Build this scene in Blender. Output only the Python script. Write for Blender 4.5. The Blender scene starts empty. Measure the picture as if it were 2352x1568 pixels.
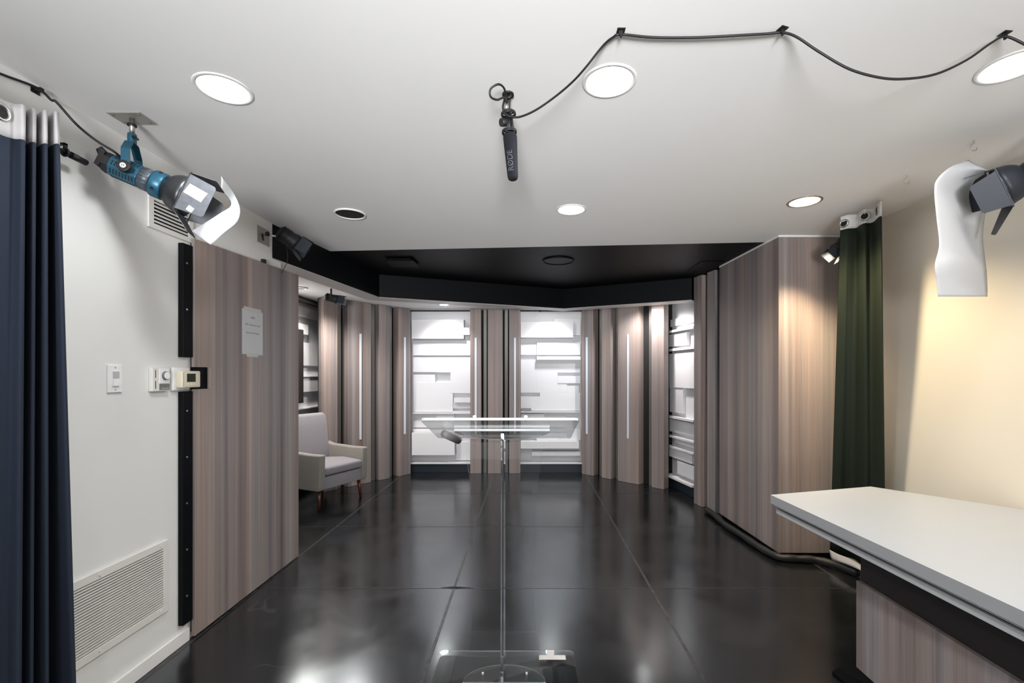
import bpy, bmesh, math, random
from mathutils import Vector, Matrix
random.seed(7)
PI = math.pi
scn = bpy.context.scene
COL = scn.collection
V = Vector
# ------------------------------------------------------------------ camera
F = 1045.0; CX = 1213.0; HY = 860.0; HC = 1.40
cam_d = bpy.data.cameras.new('camera'); cam = bpy.data.objects.new('camera', cam_d); COL.objects.link(cam)
cam_d.sensor_width = 36.0; cam_d.lens = F/2352*36.0
cam_d.shift_x = -(CX-1176)/2352.0; cam_d.shift_y = (HY-784)/2352.0
cam.location = (0, 0, HC); cam.rotation_euler = (PI/2, 0, 0)
cam_d.clip_start = 0.05
scn.camera = cam
scn.view_settings.view_transform = 'Standard'; scn.view_settings.look = 'None'
scn.view_settings.gamma = 1; scn.view_settings.use_curve_mapping = False
scn.view_settings.exposure = 0.37
w = bpy.data.worlds.new('world'); scn.world = w; w.use_nodes = True
w.node_tree.nodes['Background'].inputs[0].default_value = (0.96, 0.98, 1.0, 1)
w.node_tree.nodes['Background'].inputs[1].default_value = 0.5
CEIL = 2.46; ICEIL = 2.33

# lights: (x, y, z, watts, colour, cone degrees, blend)
def spot(x, y, z, e, c, size=150, blend=0.6, aim=None, r=0.07):
    l = bpy.data.lights.new('light', 'SPOT'); l.energy = e; l.color = c
    l.spot_size = math.radians(size); l.spot_blend = blend; l.shadow_soft_size = r
    o = bpy.data.objects.new('light', l); COL.objects.link(o); o.location = (x, y, z)
    if aim: o.rotation_euler = (V(aim)-V((x, y, z))).to_track_quat('-Z', 'Y').to_euler()
    return o
COOL = (0.95, 0.98, 1.0); NEUT = (1, 0.965, 0.92); WARM = (1.0, 0.80, 0.50)
for (x, y, e, c, s) in [(-1.13, 1.68, 25, COOL, 165), (0.29, 1.64, 28, COOL, 165), (1.67, 1.56, 12, NEUT, 160),
                        (0.28, 2.92, 44, COOL, 150), (1.70, 2.79, 75, WARM, 134),
                        (-1.13, 0.2, 22, COOL, 165), (0.29, 0.2, 22, COOL, 165), (1.67, 0.2, 12, NEUT, 165),
                        (-1.13, -1.3, 40, COOL, 165), (0.29, -1.3, 40, COOL, 165), (1.67, -1.3, 40, COOL, 165)]:
    spot(x, y, CEIL-0.03, e, c, s)
# added unseen fill light behind the camera, aimed up to brighten the ceiling
al = bpy.data.lights.new('light', 'AREA'); al.shape = 'DISK'; al.size = 1.1; al.energy = 54; al.spread = math.radians(62); al.color = (.97, .98, 1)
ao = bpy.data.objects.new('light', al); COL.objects.link(ao); ao.location = (0.0, -3.0, 1.10)
ao.rotation_euler = V((0.0, .93, .37)).to_track_quat('-Z', 'Y').to_euler()
# stage spots behind the black header
spot(-1.12, 6.06, ICEIL-0.03, 46, (.98, .955, 1), 104, .8, aim=(-1.2, 6.6, .9))
spot(0.29, 6.06, ICEIL-0.03, 37, (.90, .945, 1), 104, .8, aim=(.33, 6.6, .9))
spot(-2.40, 4.86, ICEIL-0.03, 95, (1, .95, .88), 150, .6)
spot(-1.95, 5.05, ICEIL-0.03, 44, (1, .96, .93), 150, .7)
spot(1.38, 5.42, ICEIL-0.03, 120, (1, .94, .90), 155, .6)
# the small black spotlight beside the brown column is switched on
spot(2.10, 3.15, 2.262, 62, (1, .80, .52), 96, .9, aim=(1.93, 3.42, 1.15), r=.03)

# ------------------------------------------------------------------ helpers
def P(px, py, Y):            # photo pixel at depth Y -> world point
    return V(((px-CX)/F*Y, Y, HC-(py-HY)/F*Y))
def wm(o):
    m = o.matrix_basis.copy()
    return wm(o.parent) @ m if o.parent else m
class MB:
    def __init__(s): s.v = []; s.f = []; s.sm = []
    def add(s, vs, fs, smooth=False):
        n = len(s.v); s.v += [V(p) for p in vs]
        for f in fs: s.f.append([i+n for i in f]); s.sm.append(smooth)
        return s
    def box(s, a, b):
        x0, y0, z0 = [min(a[i], b[i]) for i in range(3)]; x1, y1, z1 = [max(a[i], b[i]) for i in range(3)]
        return s.add([(x0,y0,z0),(x1,y0,z0),(x1,y1,z0),(x0,y1,z0),(x0,y0,z1),(x1,y0,z1),(x1,y1,z1),(x0,y1,z1)],
                     [(0,3,2,1),(4,5,6,7),(0,1,5,4),(1,2,6,5),(2,3,7,6),(3,0,4,7)])
    def prism(s, pts, vec):  # closed planar polygon swept by vec
        n = len(pts); vec = V(vec); a = [V(p) for p in pts]; b = [p+vec for p in a]
        nrm = V((0,0,0))
        for i in range(n): nrm += (a[i]-a[0]).cross(a[(i+1) % n]-a[0])
        if nrm.dot(vec) < 0: a.reverse(); b.reverse()
        return s.add(a+b, [tuple(range(n-1, -1, -1)), tuple(range(n, 2*n))] + [(i, (i+1) % n, n+(i+1) % n, n+i) for i in range(n)])
    def zprism(s, pts, z0, z1): return s.prism([(p[0], p[1], z0) for p in pts], (0, 0, z1-z0))
    def along(s, p0, u, t0, t1, n, d0, d1, z0, z1):  # box in a vertical wall frame
        p0 = V((p0[0], p0[1])); u = V(u); n = V(n)
        q = [p0+u*t0+n*d0, p0+u*t1+n*d0, p0+u*t1+n*d1, p0+u*t0+n*d1]
        return s.zprism([(a.x, a.y) for a in q], z0, z1)
    def lathe(s, prof, M=None, seg=32, cap=True, smooth=True):   # prof [(r, y)], axis local +Y
        M = M or Matrix(); vs = []; fs = []
        for (r, y) in prof:
            for k in range(seg):
                a = 2*PI*k/seg; vs.append(M @ V((r*math.cos(a), y, r*math.sin(a))))
        m = len(prof)
        for i in range(m-1):
            for k in range(seg):
                k2 = (k+1) % seg; fs.append((i*seg+k, (i+1)*seg+k, (i+1)*seg+k2, i*seg+k2))
        s.add(vs, fs, smooth)
        if cap:
            n = len(s.v)-len(vs)
            s.f.append([n+k for k in range(seg)]); s.sm.append(False)
            s.f.append([n+(m-1)*seg+k for k in range(seg-1, -1, -1)]); s.sm.append(False)
        return s
    def cyl(s, a, b, r, r2=None, seg=20):
        a = V(a); b = V(b); d = b-a; q = d.to_track_quat('Y', 'Z').to_matrix().to_4x4()
        return s.lathe([(r, 0), (r if r2 is None else r2, d.length)], Matrix.Translation(a) @ q, seg)
    def tube(s, pts, r, seg=10):
        pts = [V(p) for p in pts]; n = len(pts); t0 = (pts[1]-pts[0]).normalized()
        up = V((0, 0, 1)) if abs(t0.z) < .9 else V((1, 0, 0)); x = t0.cross(up).normalized(); vs = []; fs = []
        for i in range(n):
            t = (pts[min(i+1, n-1)]-pts[max(i-1, 0)]).normalized()
            x = (x - t*x.dot(t)).normalized(); y = t.cross(x)
            rr = r(i/(n-1)) if callable(r) else r
            for k in range(seg):
                a = 2*PI*k/seg; vs.append(pts[i]+x*math.cos(a)*rr+y*math.sin(a)*rr)
        for i in range(n-1):
            for k in range(seg):
                k2 = (k+1) % seg; fs.append((i*seg+k, i*seg+k2, (i+1)*seg+k2, (i+1)*seg+k))
        fs.append(tuple(range(seg-1, -1, -1))); fs.append(tuple((n-1)*seg+k for k in range(seg)))
        return s.add(vs, fs, True)
    def torus(s, c, axis, R, r, seg=28, rs=10):
        q = V(axis).to_track_quat('Z', 'Y').to_matrix(); vs = []; fs = []; c = V(c)
        for i in range(seg):
            a = 2*PI*i/seg
            for k in range(rs):
                b = 2*PI*k/rs
                vs.append(c + q @ V(((R+r*math.cos(b))*math.cos(a), (R+r*math.cos(b))*math.sin(a), r*math.sin(b))))
        for i in range(seg):
            for k in range(rs):
                i2 = (i+1) % seg; k2 = (k+1) % rs; fs.append((i*rs+k, i2*rs+k, i2*rs+k2, i*rs+k2))
        return s.add(vs, fs, True)
    def disc(s, c, axis, r, seg=40):
        q = V(axis).to_track_quat('Z', 'Y').to_matrix(); c = V(c)
        return s.add([c+q @ V((r*math.cos(2*PI*k/seg), r*math.sin(2*PI*k/seg), 0)) for k in range(seg)], [tuple(range(seg))])
    def grid(s, rows, smooth=True):
        m = len(rows[0]); vs = [p for r in rows for p in r]
        return s.add(vs, [(i*m+j, i*m+j+1, (i+1)*m+j+1, (i+1)*m+j) for i in range(len(rows)-1) for j in range(m-1)], smooth)
    def build(s, name, mat, parent=None, local=False, bevel=0, seg=2, solid=0, sub=0, kind=None, edge=None):
        me = bpy.data.meshes.new(name); vs = s.v
        if parent and not local:
            im = wm(parent).inverted(); vs = [im @ p for p in vs]
        me.from_pydata([tuple(p) for p in vs], [], s.f); me.update()
        for p, sm in zip(me.polygons, s.sm): p.use_smooth = sm
        me.materials.append(mat)
        if edge:
            me.materials.append(edge)
            for p in me.polygons: p.material_index = 0 if p.index % 1000 < 2 else 1
        o = bpy.data.objects.new(name, me); COL.objects.link(o)
        if parent: o.parent = parent
        if bevel:
            b = o.modifiers.new('bevel', 'BEVEL'); b.width = bevel; b.segments = seg; b.limit_method = 'ANGLE'
            if seg > 2:
                for p in me.polygons: p.use_smooth = True
        if sub: b = o.modifiers.new('sub', 'SUBSURF'); b.levels = b.render_levels = sub
        if solid: b = o.modifiers.new('solid', 'SOLIDIFY'); b.thickness = solid; b.offset = 0
        if kind: o['kind'] = kind
        return o
def crom(pts, n=8):
    pts = [V(p) for p in pts]; out = []
    e = [pts[0]*2-pts[1]] + pts + [pts[-1]*2-pts[-2]]
    for i in range(1, len(e)-2):
        a, b, c, d = e[i-1:i+3]
        for k in range(n):
            t = k/n
            out.append(0.5*((2*b)+(c-a)*t+(2*a-5*b+4*c-d)*t*t+(3*b-a-3*c+d)*t**3))
    out.append(pts[-1]); return out
def thing(name, label, cat, loc=(0, 0, 0), rot=None, group=None):
    o = bpy.data.objects.new(name, None); o.empty_display_size = .05; COL.objects.link(o)
    if rot is not None: o.matrix_basis = Matrix.Translation(V(loc)) @ rot
    else: o.location = loc
    return tag(o, label, cat, group)
def tag(o, label, cat, group=None):
    o['label'] = label; o['category'] = cat
    if group: o['group'] = group
    return o
def dup(root, loc, label, group=None):
    r = root.copy(); COL.objects.link(r); r.location = loc; r['label'] = label
    if group: r['group'] = group
    for ch in list(root.children):
        c = ch.copy(); COL.objects.link(c); c.parent = r
        for g in list(ch.children):
            d = g.copy(); COL.objects.link(d); d.parent = c
    return r
def text_mesh(txt, size, M, thick=0.0004, align='CENTER', warp=None):
    cu = bpy.data.curves.new('text', 'FONT'); cu.body = txt; cu.size = size; cu.align_x = align; cu.align_y = 'CENTER'; cu.extrude = thick
    o = bpy.data.objects.new('text', cu); COL.objects.link(o)
    bpy.context.view_layer.update()
    me = bpy.data.meshes.new_from_object(o.evaluated_get(bpy.context.evaluated_depsgraph_get()))
    if warp:
        bm = bmesh.new(); bm.from_mesh(me); bmesh.ops.triangulate(bm, faces=bm.faces[:])
        for _ in range(3):
            bmesh.ops.subdivide_edges(bm, edges=[e for e in bm.edges if e.calc_length() > .0025], cuts=1); bmesh.ops.triangulate(bm, faces=bm.faces[:])
        bm.to_mesh(me); bm.free()
    mb = MB(); mb.add([M @ (warp(v.co) if warp else v.co) for v in me.vertices], [tuple(p.vertices) for p in me.polygons])
    bpy.data.objects.remove(o); bpy.data.curves.remove(cu); bpy.data.meshes.remove(me)
    return mb

# ------------------------------------------------------------------ materials
def mat(name, col, rough=.5, metal=0, spec=.5, coat=0, emis=None, es=0, trans=0, ior=1.45, bump=0, bscale=200, var=0, vscale=8, sheen=0):
    m = bpy.data.materials.new(name); m.use_nodes = True; nt = m.node_tree; b = nt.nodes['Principled BSDF']
    b.inputs['Base Color'].default_value = (*col, 1); b.inputs['Roughness'].default_value = rough
    b.inputs['Metallic'].default_value = metal; b.inputs['Specular IOR Level'].default_value = spec
    b.inputs['Coat Weight'].default_value = coat; b.inputs['Transmission Weight'].default_value = trans; b.inputs['IOR'].default_value = ior
    if sheen: b.inputs['Sheen Weight'].default_value = sheen
    if emis: b.inputs['Emission Color'].default_value = (*emis, 1); b.inputs['Emission Strength'].default_value = es
    if bump or var:
        g = nt.nodes.new('ShaderNodeNewGeometry')
        if bump:
            n = nt.nodes.new('ShaderNodeTexNoise'); n.inputs['Scale'].default_value = bscale; n.inputs['Detail'].default_value = 3
            nt.links.new(g.outputs['Position'], n.inputs['Vector'])
            bp = nt.nodes.new('ShaderNodeBump'); bp.inputs['Strength'].default_value = bump; bp.inputs['Distance'].default_value = .002
            nt.links.new(n.outputs['Fac'], bp.inputs['Height']); nt.links.new(bp.outputs['Normal'], b.inputs['Normal'])
        if var:
            n = nt.nodes.new('ShaderNodeTexNoise'); n.inputs['Scale'].default_value = vscale; n.inputs['Detail'].default_value = 4
            nt.links.new(g.outputs['Position'], n.inputs['Vector'])
            r = nt.nodes.new('ShaderNodeValToRGB'); r.color_ramp.elements[0].position = .3; r.color_ramp.elements[1].position = .7
            r.color_ramp.elements[0].color = (*[c*(1-var) for c in col], 1); r.color_ramp.elements[1].color = (*[min(1, c*(1+var)) for c in col], 1)
            nt.links.new(n.outputs['Fac'], r.inputs['Fac']); nt.links.new(r.outputs['Color'], b.inputs['Base Color'])
    return m
def wood_mat():
    m = bpy.data.materials.new('striped_laminate'); m.use_nodes = True; nt = m.node_tree; b = nt.nodes['Principled BSDF']
    g = nt.nodes.new('ShaderNodeNewGeometry')
    def noise(sx, sz, det, off):
        mp = nt.nodes.new('ShaderNodeMapping'); mp.inputs['Scale'].default_value = (sx, sx*.93, sz); mp.inputs['Location'].default_value = (off, off, 0)
        n = nt.nodes.new('ShaderNodeTexNoise'); n.inputs['Scale'].default_value = 1; n.inputs['Detail'].default_value = det; n.inputs['Roughness'].default_value = .6
        nt.links.new(g.outputs['Position'], mp.inputs['Vector']); nt.links.new(mp.outputs[0], n.inputs['Vector']); return n
    n1 = noise(9, .07, 5, 3.1); n2 = noise(160, 1.2, 3, 0); n3 = noise(7, .07, 2, 9.7)
    r = nt.nodes.new('ShaderNodeValToRGB'); cr = r.color_ramp
    cr.elements[0].position = .30; cr.elements[0].color = (0.144, 0.124, 0.122, 1)
    cr.elements[1].position = .70; cr.elements[1].color = (0.380, 0.320, 0.292, 1)
    for p, c in ((.42, (0.207, 0.175, 0.170, 1)), (.50, (0.255, 0.215, 0.204, 1)), (.58, (0.301, 0.252, 0.234, 1))):
        e = cr.elements.new(p); e.color = c
    nt.links.new(n1.outputs['Fac'], r.inputs['Fac'])
    r3 = nt.nodes.new('ShaderNodeValToRGB'); r3.color_ramp.elements[0].position = .38; r3.color_ramp.elements[1].position = .62
    r3.color_ramp.elements[0].color = (1.04, .97, .93, 1); r3.color_ramp.elements[1].color = (.92, .98, 1.03, 1)
    nt.links.new(n3.outputs['Fac'], r3.inputs['Fac'])
    mx = nt.nodes.new('ShaderNodeMix'); mx.data_type = 'RGBA'; mx.blend_type = 'MULTIPLY'; mx.inputs[0].default_value = 1
    nt.links.new(r.outputs['Color'], mx.inputs[6]); nt.links.new(r3.outputs['Color'], mx.inputs[7])
    r2 = nt.nodes.new('ShaderNodeValToRGB'); r2.color_ramp.elements[0].color = (.84, .84, .84, 1); r2.color_ramp.elements[1].color = (1.14, 1.14, 1.14, 1)
    r2.color_ramp.elements[0].position = .3; r2.color_ramp.elements[1].position = .7
    nt.links.new(n2.outputs['Fac'], r2.inputs['Fac'])
    m2 = nt.nodes.new('ShaderNodeMix'); m2.data_type = 'RGBA'; m2.blend_type = 'MULTIPLY'; m2.inputs[0].default_value = 1
    nt.links.new(mx.outputs[2], m2.inputs[6]); nt.links.new(r2.outputs['Color'], m2.inputs[7])
    nt.links.new(m2.outputs[2], b.inputs['Base Color']); b.inputs['Roughness'].default_value = .42; b.inputs['Specular IOR Level'].default_value = .4
    return m
def floor_mat():
    m = bpy.data.materials.new('polished_black_floor'); m.use_nodes = True; nt = m.node_tree; b = nt.nodes['Principled BSDF']
    g = nt.nodes.new('ShaderNodeNewGeometry')
    def tex(scale, det, sc=(1, 1, 1), rot=0, dist=0):
        mp = nt.nodes.new('ShaderNodeMapping'); mp.inputs['Scale'].default_value = sc; mp.inputs['Rotation'].default_value = (0, 0, rot)
        n = nt.nodes.new('ShaderNodeTexNoise'); n.inputs['Scale'].default_value = scale; n.inputs['Detail'].default_value = det; n.inputs['Distortion'].default_value = dist
        nt.links.new(g.outputs['Position'], mp.inputs['Vector']); nt.links.new(mp.outputs[0], n.inputs['Vector']); return n
    a = tex(3.0, 8, dist=.6); r = nt.nodes.new('ShaderNodeValToRGB')
    r.color_ramp.elements[0].position = .35; r.color_ramp.elements[0].color = (.0035, .0039, .0048, 1)
    r.color_ramp.elements[1].position = .75; r.color_ramp.elements[1].color = (.013, .013, .0135, 1)
    nt.links.new(a.outputs['Fac'], r.inputs['Fac'])
    dust = tex(150, 2); rd = nt.nodes.new('ShaderNodeValToRGB'); rd.color_ramp.elements[0].position = .76; rd.color_ramp.elements[1].position = .80
    nt.links.new(dust.outputs['Fac'], rd.inputs['Fac'])
    scr = nt.nodes.new('ShaderNodeTexVoronoi'); scr.feature = 'DISTANCE_TO_EDGE'; scr.inputs['Scale'].default_value = 1.1
    mp = nt.nodes.new('ShaderNodeMapping'); mp.inputs['Scale'].default_value = (1, .45, 1); mp.inputs['Rotation'].default_value = (0, 0, .9)
    nz = tex(1.3, 3); ad = nt.nodes.new('ShaderNodeMix'); ad.data_type = 'VECTOR'; ad.inputs[0].default_value = .75
    nt.links.new(g.outputs['Position'], mp.inputs['Vector']); nt.links.new(mp.outputs[0], ad.inputs[4]); nt.links.new(nz.outputs['Color'], ad.inputs[5])
    nt.links.new(ad.outputs[1], scr.inputs['Vector'])
    rs = nt.nodes.new('ShaderNodeValToRGB'); rs.color_ramp.elements[0].color = (1, 1, 1, 1); rs.color_ramp.elements[0].position = 0; rs.color_ramp.elements[1].color = (0, 0, 0, 1); rs.color_ramp.elements[1].position = .0022
    nt.links.new(scr.outputs['Distance'], rs.inputs['Fac'])
    br = tex(1.2, 3); rb = nt.nodes.new('ShaderNodeValToRGB'); rb.color_ramp.elements[0].position = .52; rb.color_ramp.elements[1].position = .62
    nt.links.new(br.outputs['Fac'], rb.inputs['Fac'])
    mu = nt.nodes.new('ShaderNodeMath'); mu.operation = 'MULTIPLY'; nt.links.new(rs.outputs['Color'], mu.inputs[0]); nt.links.new(rb.outputs['Color'], mu.inputs[1])
    mxa = nt.nodes.new('ShaderNodeMath'); mxa.operation = 'MAXIMUM'; nt.links.new(mu.outputs[0], mxa.inputs[0]); nt.links.new(rd.outputs['Color'], mxa.inputs[1])
    sc = nt.nodes.new('ShaderNodeMath'); sc.operation = 'MULTIPLY'; sc.inputs[1].default_value = .22; nt.links.new(mxa.outputs[0], sc.inputs[0])
    mx = nt.nodes.new('ShaderNodeMix'); mx.data_type = 'RGBA'; nt.links.new(sc.outputs[0], mx.inputs[0]); nt.links.new(r.outputs['Color'], mx.inputs[6]); mx.inputs[7].default_value = (.16, .16, .165, 1)
    nt.links.new(mx.outputs[2], b.inputs['Base Color'])
    rr = nt.nodes.new('ShaderNodeMapRange'); rr.inputs[1].default_value = .3; rr.inputs[2].default_value = .75; rr.inputs[3].default_value = .15; rr.inputs[4].default_value = .25
    nt.links.new(a.outputs['Fac'], rr.inputs[0]); nt.links.new(rr.outputs[0], b.inputs['Roughness'])
    b.inputs['IOR'].default_value = 1.95; b.inputs['Specular Tint'].default_value = (.84, .93, 1, 1)
    return m
M_ceil = mat('ceiling_paint', (.80, .79, .78), .75, var=.015, vscale=1.5)
M_wall = mat('cream_wall_paint', (.77, .765, .745), .7, bump=.08, bscale=90, var=.01, vscale=2)
M_wall_r = mat('beige_wall_paint', (.75, .69, .59), .7, bump=.08, bscale=90)
M_wood = wood_mat(); M_floor = floor_mat()
M_joint = mat('floor_seam', (.035, .036, .039), .3, var=.6, vscale=22)
M_blk = mat('black_paint', (.0012, .0018, .003), .5, spec=.18, bump=.06, bscale=150)
M_blkc = mat('black_ceiling_paint', (.0018, .002, .003), .5, spec=.10, bump=.05, bscale=60)
M_taupe = mat('lit_taupe_underside', (.46, .43, .42), .5)
M_relief = mat('white_relief_paint', (.72, .72, .74), .45)
M_white = mat('white_plastic', (.85, .85, .85), .35)
M_base = mat('white_baseboard_paint', (.82, .81, .79), .4)
M_ivory = mat('ivory_plastic', (.72, .66, .52), .4)
M_lcd = mat('lcd', (.02, .028, .015), .2)
M_gry = mat('grey_plastic', (.17, .165, .16), .45)
M_slot = mat('dark_recess', (.01, .01, .01), .8)
M_skirt = mat('dark_blue_skirting', (.012, .020, .030), .4)
M_nav = mat('navy_curtain_cloth', (.019, .026, .042), .95, spec=.3, bump=.25, bscale=500)
M_nav2 = mat('charcoal_curtain_cloth', (.016, .023, .015), .7, spec=.25, bump=.2, bscale=400)
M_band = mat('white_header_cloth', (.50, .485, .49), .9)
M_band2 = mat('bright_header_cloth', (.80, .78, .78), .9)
M_steel = mat('brushed_steel', (.55, .54, .52), .35, metal=1)
M_plate = mat('galvanised_plate', (.42, .41, .38), .5, metal=.6)
M_alu = mat('aluminium_strip', (.20, .19, .175), .5, metal=.7)
M_rub = mat('black_rubber', (.009, .009, .010), .5)
M_blue = mat('teal_blue_paint', (.022, .095, .150), .35, metal=.35)
M_flut = mat('grey_grip', (.075, .090, .105), .4, metal=.3)
M_snoot = mat('dark_metal_bell', (.060, .062, .068), .38, metal=.75)
M_barn = mat('worn_metal_leaf', (.085, .09, .10), .5, metal=.5, var=.15, vscale=40)
M_barnb = mat('black_metal_leaf', (.022, .026, .034), .45, metal=.3)
M_paper = mat('white_paper', (.52, .525, .54), .8)
M_ink = mat('grey_ink', (.09, .09, .10), .8)
M_lens = mat('lamp_lens', (.9, .9, .9), .3, emis=(1, .99, .97), es=14)
M_lens2 = mat('bright_lamp_lens', (.9, .9, .9), .3, emis=(1, .98, .95), es=80)
M_lens3 = mat('small_lamp_lens', (.9, .9, .8), .3, emis=(1, .93, .8), es=3)
M_lensw = mat('warm_lamp_lens', (.9, .9, .8), .3, emis=(1, .93, .72), es=6)
M_trim = mat('lamp_trim', (.75, .74, .72), .35)
M_ledo = mat('led_strip_diffuser', (.55, .60, .66), .4, emis=(.85, .93, 1), es=.06)
M_desk = mat('white_desk_laminate', (.42, .445, .485), .35)
M_edge2 = mat('desk_edge_banding', (.30, .30, .305), .45)
M_edge = mat('grey_desk_edge', (.40, .40, .41), .45)
M_dband = mat('dark_brown_laminate', (.022, .018, .018), .5)
M_fab = mat('grey_upholstery', (.27, .255, .28), .95, bump=.5, bscale=350, var=.08, vscale=120, sheen=.2)
M_fab2 = mat('warm_lit_upholstery', (.27, .25, .225), .95, bump=.5, bscale=350, var=.08, vscale=120, sheen=.2)  # grey chair cloth with the warm light on its arms painted in
M_leg = mat('mahogany_leg', (.075, .018, .010), .3, coat=.3)
M_acr = mat('clear_acrylic', (.97, .985, .985), .015, trans=1, ior=1.47)
M_acre = mat('lit_acrylic_edge', (.95, .97, .98), .12, trans=.55, ior=1.47)  # edge faces partly white to paint the light caught inside the acrylic
M_foam = mat('black_foam', (.012, .012, .015), 1.0, spec=.2, bump=.9, bscale=600)
M_logo = mat('dark_grey_print', (.06, .07, .085), .8)
M_grille = mat('cream_grille_paint', (.74, .72, .68), .45)
M_tv = mat('tv_black', (.004, .004, .005), .2)
M_glassbulb = mat('lamp_glass', (.55, .58, .6), .1, metal=.3)

# ------------------------------------------------------------------ room shell
S = 'structure'
def struct(name, mb, m, parent=None, **k):
    return mb.build(name, m, parent, kind=None if parent else S, **k)
flo = struct('floor', MB().box((-2.9, -.35, -.08), (2.6, 6.9, 0)), M_floor)
struct('floor_rear', MB().box((-2.8, -3.5, -.08), (2.6, -.35, 0)), M_floor)
for x in (-1.765, -.485, .805, 2.115):
    struct('seam', MB().box((x-.0085, -.35, .0002), (x+.0085, 6.55, .0010)), M_joint, flo)
for y in (5.36, 4.19, 2.98, 1.78, .58):
    struct('seam', MB().box((-2.6, y-.003, .0002), (2.4, y+.003, .0010)), M_joint, flo)
g_ = [((px-CX)/F*(HC*F/(py-HY)), HC*F/(py-HY)) for px, py in ((1012, 1349.5), (1044, 1346.5), (1084, 1349.5), (1047, 1352))]
struct('seam_gap', MB().zprism(g_, .0011, .0016), M_slot, flo)
BL = (-1.98, 3.93); BR = (2.5, 3.60)
struct('ceiling', MB().zprism([(-1.98, -3.5), (2.5, -3.5), BR, BL], CEIL, CEIL+.08), M_ceil)
struct('ceiling_black', MB().zprism([BL, BR, (2.5, 6.0), (-1.98, 6.0)], CEIL, CEIL+.08), M_blkc)
A = (-1.80, 3.20); B = (-1.577, 4.82); C = (.443, 5.65); D = (1.795, 4.99)
A2 = (-1.99, 3.20); B2 = (-1.755, 4.97); C2 = (.45, 5.86); D2 = (1.92, 5.14)
HZ = 2.215
struct('wall_header', MB().zprism([A, B, C, D, D2, C2, B2, A2], HZ+.006, CEIL), M_blk)
struct('lit_underside_1', MB().zprism([A, B, C, D, D2, C2, B2, A2], HZ, HZ+.006), M_taupe)  # thin pale slab paints the light on the black header's underside
struct('ceiling_inner', MB().zprism([A2, B2, C2, D2, (2.5, 5.14), (2.5, 6.8), (-2.88, 6.8), (-2.88, 3.2)], ICEIL, ICEIL+.06), M_ceil)
wl = struct('wall_left', MB().box((-1.92, -3.5, 0), (-1.80, 3.31, CEIL)), M_wall)
struct('wall_alcove_front', MB().box((-2.88, 3.20, 0), (-1.93, 3.31, ICEIL)), M_wall)
struct('wall_alcove_left', MB().box((-2.88, 3.32, 0), (-2.76, 6.8, ICEIL)), M_relief)
struct('wall_back', MB().box((-2.75, 6.62, 0), (2.5, 6.74, ICEIL)), M_relief)
struct('wall_right', MB().box((2.40, -3.5, 0), (2.52, 6.6, CEIL)), M_wall_r)
struct('baseboard_left', MB().box((-1.798, -3.4, .001), (-1.785, 2.400, .068)), M_base, bevel=.002)
struct('baseboard_right', MB().box((2.385, -3.4, .001), (2.398, 3.40, .068)), M_base, bevel=.002)

# cream edging along the top of the right column
# ------------------------------------------------------------------ right column (clad in laminate)
CZ0 = .045
q = [(1.905, 3.46), (2.395, 3.46), (2.395, 4.45), (1.872, 4.45)]
t = thing('clad_column', 'square floor-to-ceiling column clad in striped brown laminate, between curtain and slatted boards', 'column', (2.1, 3.9, 0))
MB().zprism([(1.925, 3.48), (2.39, 3.48), (2.39, 4.44), (1.892, 4.44)], 0.001, CZ0).build('plinth', M_blk, t)
MB().zprism([(1.927, 3.461), (2.395, 3.461), (2.395, 3.48), (1.927, 3.48)], CZ0, 2.445).build('front_panel', M_wood, t)
MB().zprism([(1.905, 3.46), (1.9262, 3.46), (1.8932, 4.45), (1.872, 4.45)], CZ0, 2.445).build('side_panel', M_wood, t)
MB().zprism([(1.927, 3.482), (2.393, 3.482), (2.393, 4.448), (1.8962, 4.448)], CZ0+.001, 2.444).build('core', M_blk, t)
MB().zprism([(1.902, 3.457), (2.395, 3.457), (2.395, 4.452), (1.869, 4.452)], 2.4455, CEIL-.001).build('top_edging', M_wall, t)

# two boards between column and opening
t = thing('slat_pillar', 'pair of narrow brown laminate boards standing between square column and white relief bay', 'wall panel', (1.86, 4.75, 0))
p0 = (1.886, 4.56); u = V((-.079, .38)).normalized(); n = V((-u.y, u.x)) # towards room (-x)
if n.x > 0: n = -n
MB().along(p0, u, .02, .155, n, -.11, 0, .002, 2.455).build('board', M_wood, t, bevel=.001)
MB().along(p0, u, .255, .40, n, -.11, 0, .002, 2.455).build('board', M_wood, t, bevel=.001)
MB().along(p0, u, -.11, .35, n, -.16, -.112, .002, 2.455).build('backing', M_slot, t)

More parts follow.
